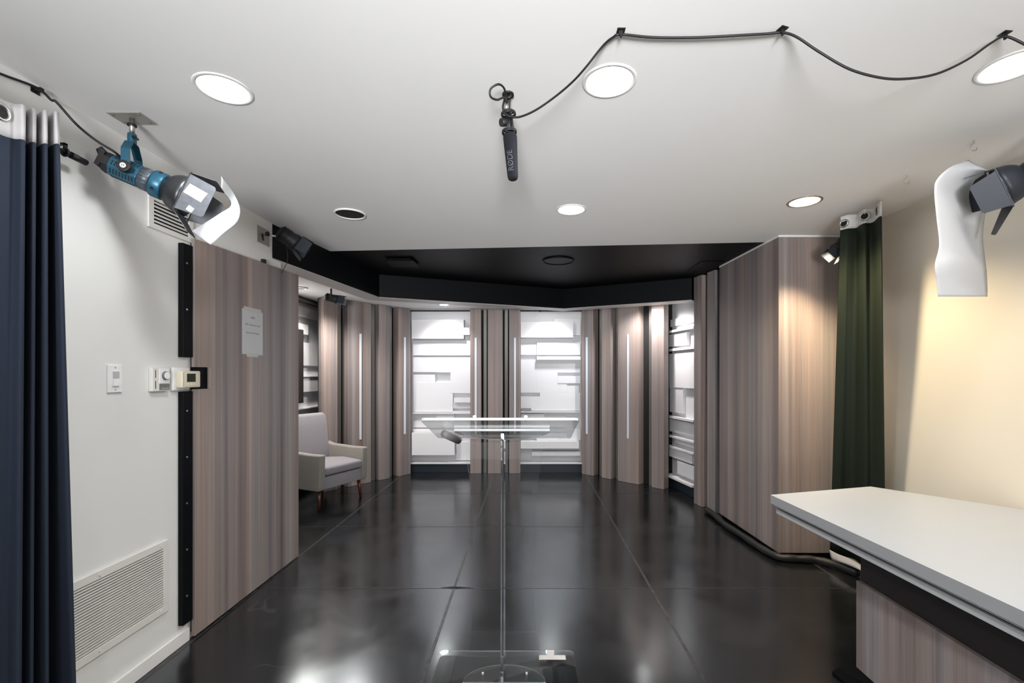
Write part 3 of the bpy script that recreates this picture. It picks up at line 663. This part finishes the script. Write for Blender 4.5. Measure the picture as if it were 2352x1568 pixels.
# small black spotlights
def small_lamp(label, c, b, mount, r=.045, L=.12, group=None, name='small_spotlight', lens=None):
    t = thing(name, label, 'spotlight', c, frame(b))
    MB().lathe([(r*.55, -L*.5), (r*.9, -L*.42), (r, -L*.2), (r, L*.1), (r*1.12, L*.25), (r*1.12, L*.42), (r*.95, L*.42), (r*.9, L*.2)], None, 28).build('housing', M_rub, t, local=True)
    fn = MB()
    for k in range(4): fn.torus((0, -L*(.36-.1*k), 0), (0, 1, 0), r*1.0, .0035, 24, 6)
    fn.build('cooling_ribs', M_rub, t, local=True)
    MB().lathe([(r*.88, L*.2), (r*.5, L*.24), (.001, L*.25)], None, 24).build('lens', lens or M_glassbulb, t, local=True)
    for k, sp in enumerate((.1, .25, .35, .15)):
        R = Matrix.Rotation(k*PI/2, 4, 'Y') @ Matrix.Translation(V((0, L*.43, r*1.05))) @ Matrix.Rotation(sp, 4, 'X'); w = r*1.0
        MB().prism([R @ V(p) for p in ((-w, 0, 0), (w, 0, 0), (w*.85, L*.5, 0), (-w*.85, L*.5, 0))], R.to_3x3() @ V((0, 0, .0015))).build('barn_door', M_barnb, t, local=True)
    mount(t)
    return t
def m1(t):
    c = V((-1.64, 3.12, 2.335)); wp = V((-1.795, 3.06, 2.345))
    MB().tube([wp, (wp+c)/2, c-V((.045, 0, 0))], .007).build('mounting_rod', M_steel, t)
    MB().tube([wp+V((.035, 0, 0)), wp+V((.05, 0, 0))], .015).build('clamp', M_rub, t)
    MB().tube([c-V((.075, 0, 0)), c-V((.035, 0, 0))], .013).build('socket', M_rub, t)
    MB().box((-1.7995, 3.02, 2.285), (-1.796, 3.16, 2.395)).build('wall_plate', M_plate, t)
    MB().tube([wp+V((.01, -.005, -.005)), wp+V((.02, -.01, -.045))], .006).build('clamp_lever', M_rub, t)
    MB().tube(crom([c+V((-.02, 0, -.03)), c+V((-.02, .02, -.14)), c+V((-.07, .04, -.23))]), .002, 6).build('power_wire', M_rub, t)
small_lamp('small black spotlight on a bracket at the left wall, against the black header', (-1.64, 3.12, 2.335), (.75, .45, -.55), m1, .052, .15)
def m2(t):
    MB().tube([V((2.20, 3.14, 2.31)), V((2.25, 3.14, 2.38)), V((2.25, 3.14, CEIL-.002))], .009).build('mounting_rod', M_rub, t)
small_lamp('small black spotlight half hidden behind the green-black curtain', (2.155, 3.13, 2.290), (-.62, .15, -.62), m2, .042, .12, lens=M_lens3)
def m3(t):
    MB().tube([V((-2.13, 4.92, 2.26)), V((-2.13, 4.92, ICEIL-.001))], .009).build('mounting_rod', M_rub, t)
small_lamp('small black finned spotlight hanging behind the black header, above the armchair', (-2.12, 4.92, 2.225), (.9, .2, -.2), m3, .042, .15)
t = thing('small_spotlight', 'tiny dark spotlight under the ceiling of the right relief bay', 'spotlight', (.17, 6.35, ICEIL))
MB().cyl((.17, 6.35, ICEIL-.001), (.17, 6.35, ICEIL-.010), .055, seg=24).build('canopy', M_trim, t)
MB().cyl((.17, 6.35, ICEIL-.0102), (.17, 6.38, ICEIL-.045), .012, .016, 16).build('head', M_rub, t)
t = thing('ceiling_light', 'small round ceiling fitting over the screen wall, partly hidden by the brown panel', 'ceiling light', (-2.42, 4.86, ICEIL))
MB().torus((-2.42, 4.86, ICEIL-.004), (0, 0, 1), .06, .006, 32).build('trim_ring', M_steel, t)
MB().cyl((-2.42, 4.86, ICEIL-.0005), (-2.42, 4.86, ICEIL-.003), .055, seg=32).build('lens', M_trim, t)

# ------------------------------------------------------------------ hanging microphone
mt = P(1167, 217, 1.72); mt.z = CEIL
t = thing('hanging_microphone', 'black shotgun microphone with foam windshield hanging from the white ceiling', 'microphone', tuple(mt))
def MP(px, py, Y=1.72): return P(px, py, Y)
MB().cyl(mt, mt-V((0, 0, .006)), .022, seg=24).build('ceiling_flange', M_rub, t)
MB().torus(MP(1168, 219, 1.715), (0.2, 1, 0), .0085, .0045).build('eyelet', M_rub, t)
MB().tube([MP(1161, 217), MP(1162, 226), MP(1162, 237)], lambda s: .0075-.001*s).build('cable_plug', M_rub, t)
MB().cyl(MP(1162, 237), MP(1164, 253), .0085, seg=20).build('silver_connector', M_steel, t)
MB().tube([MP(1170, 219), MP(1169, 235, 1.735), MP(1168, 262)], .0055).build('stem', M_rub, t)
ax0, ax1 = MP(1167, 256), MP(1172, 312)
MB().cyl(ax0, ax1, .0105, seg=24).build('mount_body', M_rub, t)
for (px, py) in ((1168, 264), (1170, 305)):
    c = MP(px, py); r_ = MB().torus(c, ax1-ax0, .0255, .0035, 28, 6)
    r_.torus(c-(ax1-ax0).normalized()*.006, ax1-ax0, .0255, .003, 28, 6)
    for k in range(6):
        a = k*PI/3; q3 = (ax1-ax0).to_track_quat('Z', 'Y').to_matrix(); d = q3 @ V((math.cos(a), math.sin(a), 0)); r_.cyl(c+d*.009, c+d*.025, .0025, seg=6)
    r_.build('shock_mount_ring', M_rub, t)
MB().tube([MP(1164, 266, 1.705), MP(1165, 285, 1.71), MP(1167, 303, 1.705)], .004).tube([MP(1175, 266, 1.705), MP(1177, 285, 1.71), MP(1181, 300, 1.705)], .004).build('mount_arm', M_rub, t)
MB().cyl(MP(1151, 281, 1.70), MP(1160, 281, 1.71), .0145, seg=20).build('knob', M_rub, t)
f0, f1 = MP(1171, 309), MP(1178.5, 414); ln = (f1-f0).length
Mf = Matrix.Translation(f0) @ (f1-f0).to_track_quat('Y', 'Z').to_matrix().to_4x4()
rf = lambda s: .0268-.0075*s
fo = MB().lathe([(.012, 0), (.0235, .002), (.0258, .008)]+[(rf(s/10), ln*s/10) for s in range(1, 9)]+[(rf(.9)*.99, ln*.93), (.017, ln*.975), (.010, ln)], Mf, 40).build('foam_windshield', M_foam, t)
ax = (f1-f0).normalized(); sd = ax.cross(V((0, 1, 0))).normalized(); fw = sd.cross(ax)
if fw.y > 0: fw = -fw
def warp(co):      # text x runs up the foam, y wraps round it
    s = .62 - co.x/ln; r_ = rf(s)*1.015+.0004+max(0, co.z); a = co.y/rf(s)+.22
    side = V((1, 0, 0))
    side = (side-ax*side.dot(ax)).normalized()
    return f0+ax*(s*ln)+(fw*math.cos(a)-side*math.sin(a))*r_
text_mesh('RØDE', .029, Matrix(), .0002, warp=warp).build('lettering', M_logo, t)

# ------------------------------------------------------------------ microphone cable and clips
pts = [MP(1162, 232, 1.70), MP(1157, 224, 1.66), P(1142, 229, 1.63), P(1127, 222, 1.61), P(1127, 204, 1.60), P(1145, 193.5, 1.60), P(1158, 203, 1.64), P(1160, 222, 1.69), P(1155, 245, 1.70), P(1160, 262, 1.685), P(1175, 268, 1.68), P(1195, 268, 1.67),
       P(1230, 253, 1.64), P(1275, 222, 1.60), P(1315, 188, 1.55), P(1345, 155, 1.50), P(1385, 105, 1.45), P(1408, 85, 1.42), P(1426, 77, 1.408), P(1500, 82, 1.42), P(1600, 86, 1.42), P(1700, 81, 1.41), P(1760, 74, 1.405), P(1797, 71, 1.40),
       P(1830, 85, 1.405), P(1880, 118, 1.41), P(1950, 158, 1.41), P(2020, 178, 1.41), P(2080, 181, 1.41), P(2150, 170, 1.41), P(2220, 138, 1.41), P(2275, 100, 1.41), P(2308, 84, 1.41), P(2352, 101, 1.40), P(2420, 140, 1.39)]
for p in pts: p.z = min(p.z, CEIL-.008)
tag(MB().tube(crom(pts, 6), .0037, 8).build('microphone_cable', M_rub), 'thin black cable looped along the white ceiling from the microphone', 'cable')
def clip(px, py, label, rot=0):
    y = 1.06*F/(HY-py); c = P(px, py, y); c.z = CEIL
    t = thing('cable_clip', label, 'clip', tuple(c), Matrix.Rotation(rot, 4, 'Z'), group='black cable clips on the ceiling')
    MB().box((-.0125, -.0125, -.0025), (.0125, .0125, -.0003)).build('base_plate', M_rub, t, local=True)
    MB().box((-.006, -.003, -.014), (.006, .003, -.0025)).box((-.002, -.003, -.02), (.003, .003, -.014)).build('tie', M_rub, t, local=True)
clip(1426, 70, 'black cable clip on the ceiling above the brightest ceiling light', 0)
clip(1797, 66, 'black cable clip on the ceiling between the two cable sags', .3)
clip(2308, 76, 'black cable clip on the ceiling above the cut-off ceiling light', .1)

# lamp cable on the left
pts = [V((-1.785, 1.30, 2.39)), V((-1.785, 1.45, 2.405)), V((-1.784, 1.54, 2.417)), V((-1.782, 1.65, 2.440)), V((-1.772, 1.69, 2.42)), P(130, 235, 1.70), P(175, 285, 1.735), P(220, 322, 1.78), P(262, 348, 1.82), P(285, 368, 1.86)]
tag(MB().tube(crom(pts, 6), .0045, 8).build('lamp_cable', M_rub), 'black power cable running from the left wall corner to the blue spotlight', 'cable')
t = thing('cable_clip', 'black cable clip at the corner of left wall and ceiling', 'clip', (-1.7995, 1.66, 2.438))
MB().box((-1.7995, 1.645, 2.425), (-1.797, 1.675, 2.450)).build('base_plate', M_rub, t)
MB().box((-1.797, 1.655, 2.433), (-1.774, 1.668, 2.446)).build('tie', M_rub, t)

# ------------------------------------------------------------------ curtains
def curtain(label, top, bot, ztop, zb0, band, m, rings, zbot=.02, rows=24, n=10):
    tp_ = crom([(a[0], a[1], 0) for a in top], n); bt = crom([(a[0], a[1], 0) for a in bot], n); N_ = len(tp_)
    zt = crom([(z, 0, 0) for z in ztop], n) if isinstance(ztop, list) else [V((ztop, 0, 0))]*N_
    def pt(j, z):
        zt_ = zt[j].x; s = min(1, max(0, (zt_-z)/zt_)); p = tp_[j].lerp(bt[j], s); return V((p.x, p.y, z))
    c = tp_[N_//2]
    t = thing('curtain', label, 'curtain', (bt[N_//2].x, bt[N_//2].y, 0))
    g = [[pt(j, (zt[j].x-band)*(1-i/rows)+zbot*(i/rows)) for j in range(N_)] for i in range(rows+1)]
    MB().grid(g).build('cloth', m, t, solid=.003)
    g = [[pt(j, zt[j].x-band*i/4) for j in range(N_)] for i in range(5)]
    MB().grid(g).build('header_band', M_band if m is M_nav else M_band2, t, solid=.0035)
    for (j, f) in rings:
        j = int(j*(N_-1)); p = pt(j, zt[j].x-band*f); a = tp_[max(j-1, 0)]; b = tp_[min(j+1, N_-1)]; d = (b-a).normalized(); nn = V((-d.y, d.x, 0))
        gr = MB().torus(p, nn, .024, .0065, 28, 8).build('grommet', M_steel, t)
        MB().cyl(p-nn*.0035, p+nn*.0035, .0185, seg=24).build('grommet_hole', M_slot, gr)
    return t
# left curtain: pleats stacked along a rod parallel to the wall
def lp(px, Y): return ((px-CX)/F*Y, Y)
tops = [(-1.66, 1.02), (-1.76, 1.07), (-1.66, 1.13), (-1.76, 1.19), (-1.67, 1.25), (-1.755, 1.31), (-1.68, 1.37), lp(-10, 1.42), lp(30, 1.47), lp(52, 1.475), lp(57.5, 1.50), lp(52, 1.54), lp(58, 1.535), lp(74, 1.520), lp(82, 1.54), lp(77, 1.585), lp(84, 1.580), lp(100, 1.56), lp(108, 1.575), lp(103, 1.62), lp(110, 1.62), lp(126, 1.60), lp(134, 1.62), lp(130, 1.66)]
bots = [(-1.55, 1.00), (-1.72, 1.04), (-1.56, 1.10), (-1.72, 1.15), (-1.57, 1.21), (-1.70, 1.27), (-1.58, 1.33), lp(-10, 1.38), lp(10, 1.40), lp(38, 1.41), lp(46, 1.44), lp(38, 1.50), lp(50, 1.49), lp(68, 1.47), lp(74, 1.49), lp(68, 1.545), lp(78, 1.54), lp(104, 1.51), lp(112, 1.53), lp(106, 1.60), lp(120, 1.60), lp(168, 1.555), lp(180, 1.58), lp(176, 1.66)]
zt_ = [2.30]*7+[2.27, 2.275, 2.275, 2.28, 2.285, 2.285, 2.29, 2.295, 2.30, 2.30, 2.305, 2.31, 2.315, 2.32, 2.325, 2.33, 2.33]
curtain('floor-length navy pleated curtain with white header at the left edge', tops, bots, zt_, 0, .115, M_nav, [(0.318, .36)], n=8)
t = thing('curtain_rod', 'short black telescopic rod end poking out from behind the navy curtain', 'rod', (-1.72, 1.6, 2.22))
MB().cyl((-1.725, 0.9, 2.228), (-1.725, 1.72, 2.228), .008, seg=16).build('rod', M_rub, t)
MB().cyl((-1.725, 1.715, 2.228), (-1.725, 1.775, 2.226), .0125, .0115, 16).build('end_cap', M_rub, t)
MB().torus((-1.725, 1.695, 2.228), (0, 1, 0), .0125, .005, 20, 8).box((-1.728, 1.69, 2.238), (-1.722, 1.702, 2.26)).box((-1.7995, 1.69, 2.255), (-1.722, 1.702, 2.262)).build('bracket', M_rub, t)
# right curtain
tops = [lp(1931, 3.00), lp(1946, 2.965), lp(1952, 2.96), lp(1968, 2.95), lp(1976, 2.90), lp(1986, 2.86), lp(1998, 2.86), lp(2008, 2.83), lp(2017, 2.76), lp(2024, 2.735), lp(2024, 2.80)]
bots = [lp(1905, 3.40), lp(1925, 3.37), lp(1940, 3.36), lp(1960, 3.32), lp(1975, 3.24), lp(1990, 3.16), lp(2002, 3.14), lp(2012, 3.10), lp(2026, 3.02), lp(2034, 2.98), lp(2034, 3.04)]
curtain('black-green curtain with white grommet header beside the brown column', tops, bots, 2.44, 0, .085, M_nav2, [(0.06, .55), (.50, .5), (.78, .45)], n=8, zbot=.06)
# its white hem lying on the floor
rows = [[P(1905, 1262, 3.36), P(1925, 1272, 3.28), P(1955, 1284, 3.18), P(1988, 1304, 3.08)],
        [P(1908, 1278, 3.34), P(1930, 1288, 3.24), P(1958, 1296, 3.14), P(1989, 1310, 3.05)],
        [P(1912, 1286, 3.33), P(1938, 1294, 3.22), P(1964, 1304, 3.12), P(1990, 1316, 3.03)]]
tag(sheet('curtain_hem', rows, M_band, solid=.002), 'crumpled white cloth on the floor between brown column and white desk', 'cloth')
MBH = None

# ------------------------------------------------------------------ black padding along the column foot
def fp(px, py, z=.03): Y = (HC-z)*F/(py-HY); return V(((px-CX)/F*Y, Y, z))
pts = [V((1.815, 4.62, .030)), V((1.815, 4.40, .030)), V((1.80, 4.15, .030)), V((1.825, 3.85, .030)), V((1.838, 3.62, .030)), V((1.858, 3.48, .030)), V((1.90, 3.41, .030)), V((2.0, 3.39, .030)), V((2.12, 3.365, .032)), V((2.20, 3.30, .030)), V((2.28, 3.14, .030))]
tag(MB().tube(crom(pts, 8), lambda s: .027+.002*math.sin(s*60), 14).build('padding_roll', M_rub), 'soft black padded roll lying on the floor round the brown column foot', 'padding')

# ------------------------------------------------------------------ desk
DT = [(1.312, 2.462), (1.99, 2.645), (2.382, 2.19), (2.382, .30), (1.40, .30)]
t = thing('studio_desk', 'large white-topped studio desk with striped laminate base, lower right', 'desk', (1.9, 1.4, 0))
MB().zprism(DT, .705, .75).build('desktop', M_desk, t, edge=M_edge2)
def inset(d): return [(1.312+d, 2.462-d*.7), (1.99, 2.645-d), (2.382-.001, 2.19-d), (2.381, .30+d), (1.40+d, .30+d)]
MB().zprism(inset(.012), .694, .7045).build('edge_band', M_edge, t)
MB().zprism(inset(.045), .680, .6935).build('groove', M_dband, t)
MB().zprism(inset(.022), .655, .6795).build('lower_edge', M_edge, t, bevel=.001)
MB().box((1.535, .40, .452), (2.37, 2.10, .6545)).build('upper_band', M_dband, t)
MB().box((1.515, .40, .052), (1.534, 2.10, .451)).build('front_panel', M_wood, t)
MB().box((1.535, 2.082, .052), (2.37, 2.10, .451)).build('end_panel', M_wood, t)
MB().box((1.535, .40, .052), (2.37, 2.081, .451)).build('carcass', M_dband, t)
MB().box((1.56, .45, .001), (2.33, 2.05, .0515)).build('plinth', M_gry, t)
t = thing('floor_plate', 'small flat black metal foot on the floor beside the desk base', 'floor plate', (1.42, 2.05, 0))
MB().prism([fp(1911, 1541, .012), fp(1925, 1532, .012), fp(2000, 1575, .012), fp(1985, 1600, .012)], (0, 0, -.011)).build('plate', M_blk, t, bevel=.002)
MB().cyl(fp(1965, 1575, .012), fp(1965, 1575, .012)+V((0, 0, .006)), .008, seg=12).build('bolt', M_steel, t)

# ------------------------------------------------------------------ acrylic lectern
lx = -.107
t = thing('acrylic_lectern', 'clear acrylic lectern with slanted reading top, standing in the middle foreground', 'lectern', (lx, 2.0, 0))
def slant(x, s, up=0):   # s 0 at near (high) edge, 1 at the far (low) edge
    a = V((x, 1.72, 1.232)); b = V((x, 2.07, 1.115)); nrm = V((0, .117, .35)).normalized()
    return a.lerp(b, s)+nrm*up
pts = []
def rc(cx_, cs, a0, r=.02):
    return [(cx_+r*math.cos(a0+k*PI/8), cs, r*math.sin(a0+k*PI/8)) for k in range(5)]
Lh = .369
outl = [(-.300+.015, 0), (.300-.015, 0), (.300-.004, .012), (.300, .045), (.300, .955), (.296, .99), (.285, 1), (-.285, 1), (-.296, .99), (-.300, .955), (-.300, .045), (-.296, .012)]
top = [slant(lx+x, s, -.005) for x, s in outl]; nrm = V((0, .117, .35)).normalized()
MB().prism(top, nrm*.010).build('reading_top', M_acr, t, edge=M_acre)
MB().prism([slant(lx-.285, .955, .0055), slant(lx+.285, .955, .0055), slant(lx+.285, .982, .0055), slant(lx-.285, .982, .0055)], nrm*.022).build('book_stop', M_acr, t, bevel=.001)
sem = [slant(lx+.195*math.cos(a), .40+.54*math.sin(a), -.0165) for a in [PI*k/24 for k in range(25)]]
MB().prism(sem, nrm*.010).build('top_bracket', M_acr, t, edge=M_acre)
YS = 1.875
# hourglass sheet
prof = []
for k in range(25):
    z = .0325+(1.098-.0325)*k/24; s = k/24
    hw = .128+.056*(2*s-1)**2+.004*(2*s-1); hw = .180*(1-s)**0 - (.180-.130)*math.sin(PI*min(1, max(0, s)))**.8
    prof.append((hw, z))
poly = [(lx+w_, YS, z) for w_, z in prof]+[(lx-w_, YS, z) for w_, z in reversed(prof)]
YS = 2.02
poly = [(p[0], YS, min(p[2], 1.112)) for p in poly]
MB().prism(poly, (0, .006, 0)).build('back_panel', M_acr, t, edge=M_acre)
MB().prism([(lx-.006, YS-.16, .0325), (lx-.006, YS-.0005, .0325), (lx-.006, YS-.0005, 1.112), (lx-.006, YS-.13, 1.155)], (.012, 0, 0)).build('centre_fin', M_acr, t)
hd = [(lx+.185*math.cos(a), YS+.0065+.125*math.sin(a)) for a in [PI*k/28 for k in range(29)]]
MB().zprism(hd, .022, .032).build('foot_disc', M_acr, t, edge=M_acre)
bp_ = [(-.333, 1.60), (.333, 1.60), (.333, 2.255), (.325, 2.270), (.31, 2.276), (-.31, 2.276), (-.325, 2.270), (-.333, 2.255)]
MB().zprism([(lx+x, y) for x, y in bp_], .0105, .0215).build('base_plate', M_acr, t, edge=M_acre)
for x in (-.26, .235): MB().box((lx+x-.012, 1.62, .0012), (lx+x+.012, 2.24, .0102)).build('runner', M_acr, t)
for x in (-.10, .10):
    MB().cyl((lx+x, YS+.06, .0322), (lx+x, YS+.06, .040), .006, .0045, 16).build('bolt', M_white, t)
    MB().cyl(slant(lx+x*.98, .05, .0052), slant(lx+x*.98, .05, .017), .007, seg=16).build('peg', M_white, t)
MB().box((lx+.16, 2.20, .0218), (lx+.29, 2.235, .0226)).box((lx+.20, 2.2352, .0218), (lx+.235, 2.274, .0226)).build('tape', M_band, t)
t2 = MB().tube([slant(lx-.235, .42, -.0262), slant(lx-.222, .58, -.0262), slant(lx-.200, .82, -.0262)], .016, 24)  # short dark grey tube under the reading top
t2 = tag(t2.build('grey_cylinder', M_gry, bevel=0), 'short dark grey cylinder set beneath the left side of the lectern top', 'gadget')

# ------------------------------------------------------------------ armchair
Fd = V((.91, -.41)).normalized(); ang = math.atan2(Fd.y, Fd.x)-PI/2
t = thing('armchair', 'grey mid-century armchair with dark wooden legs, left of the stage', 'armchair', (-2.045, 4.96, 0), Matrix.Rotation(ang, 4, 'Z'))
# local: +y forward (front at y=0), x across
def L_(mb, name, m, **k): return mb.build(name, m, t, local=True, **k)
for sx in (-1, 1):
    L_(MB().prism([(sx*.335, -.565, .20), (sx*.335, .045, .20), (sx*.335, .065, .245), (sx*.335, .075, .575), (sx*.335, -.10, .572), (sx*.335, -.42, .585), (sx*.335, -.565, .62)], (-sx*.075, 0, 0)), 'armrest', M_fab2, bevel=.018, seg=4)
L_(MB().box((-.262, -.55, .205), (.262, .045, .335)), 'seat_frame', M_fab, bevel=.012, seg=3)
L_(MB().prism([(-.255, -.52, .335), (-.255, .065, .348), (-.255, .070, .440), (-.255, -.20, .458), (-.255, -.52, .43)], (.51, 0, 0)), 'seat_cushion', M_fab, bevel=.030, seg=5)
bk = MB()
prof = [(-.46, .34, .262), (-.47, .55, .29), (-.51, .80, .298), (-.535, .950, .292)]
fr1 = [[V((x*w_, y, z)) for x in (-1, -.5, 0, .5, 1)] for (y, z, w_) in prof]; bk1 = [[V((x*w_, y-.115, z-.01)) for x in (-1, -.5, 0, .5, 1)] for (y, z, w_) in prof]
pts_f = [(-.26, -.50, .30), (.26, -.50, .30)]
vs = []; fs = []
for (y, z, w_) in prof:
    vs += [(-w_, y, z), (w_, y, z), (w_, y-.085, z), (-w_, y-.085, z)]
for i in range(len(prof)-1):
    for k in range(4): a = i*4+k; b_ = i*4+(k+1) % 4; fs.append((a, b_, b_+4, a+4))
m_ = (len(prof)-1)*4; fs += [(3, 2, 1, 0), (m_, m_+1, m_+2, m_+3)]
L_(MB().add(vs, fs), 'backrest', M_fab, bevel=.035, seg=5)
for sx in (-1, 1):
    L_(MB().cyl((sx*.272, -.01, .199), (sx*.285, .008, .001), .021, .012, 20), 'leg', M_leg)
    L_(MB().cyl((sx*.272, -.52, .199), (sx*.285, -.56, .001), .021, .012, 20), 'leg', M_leg)
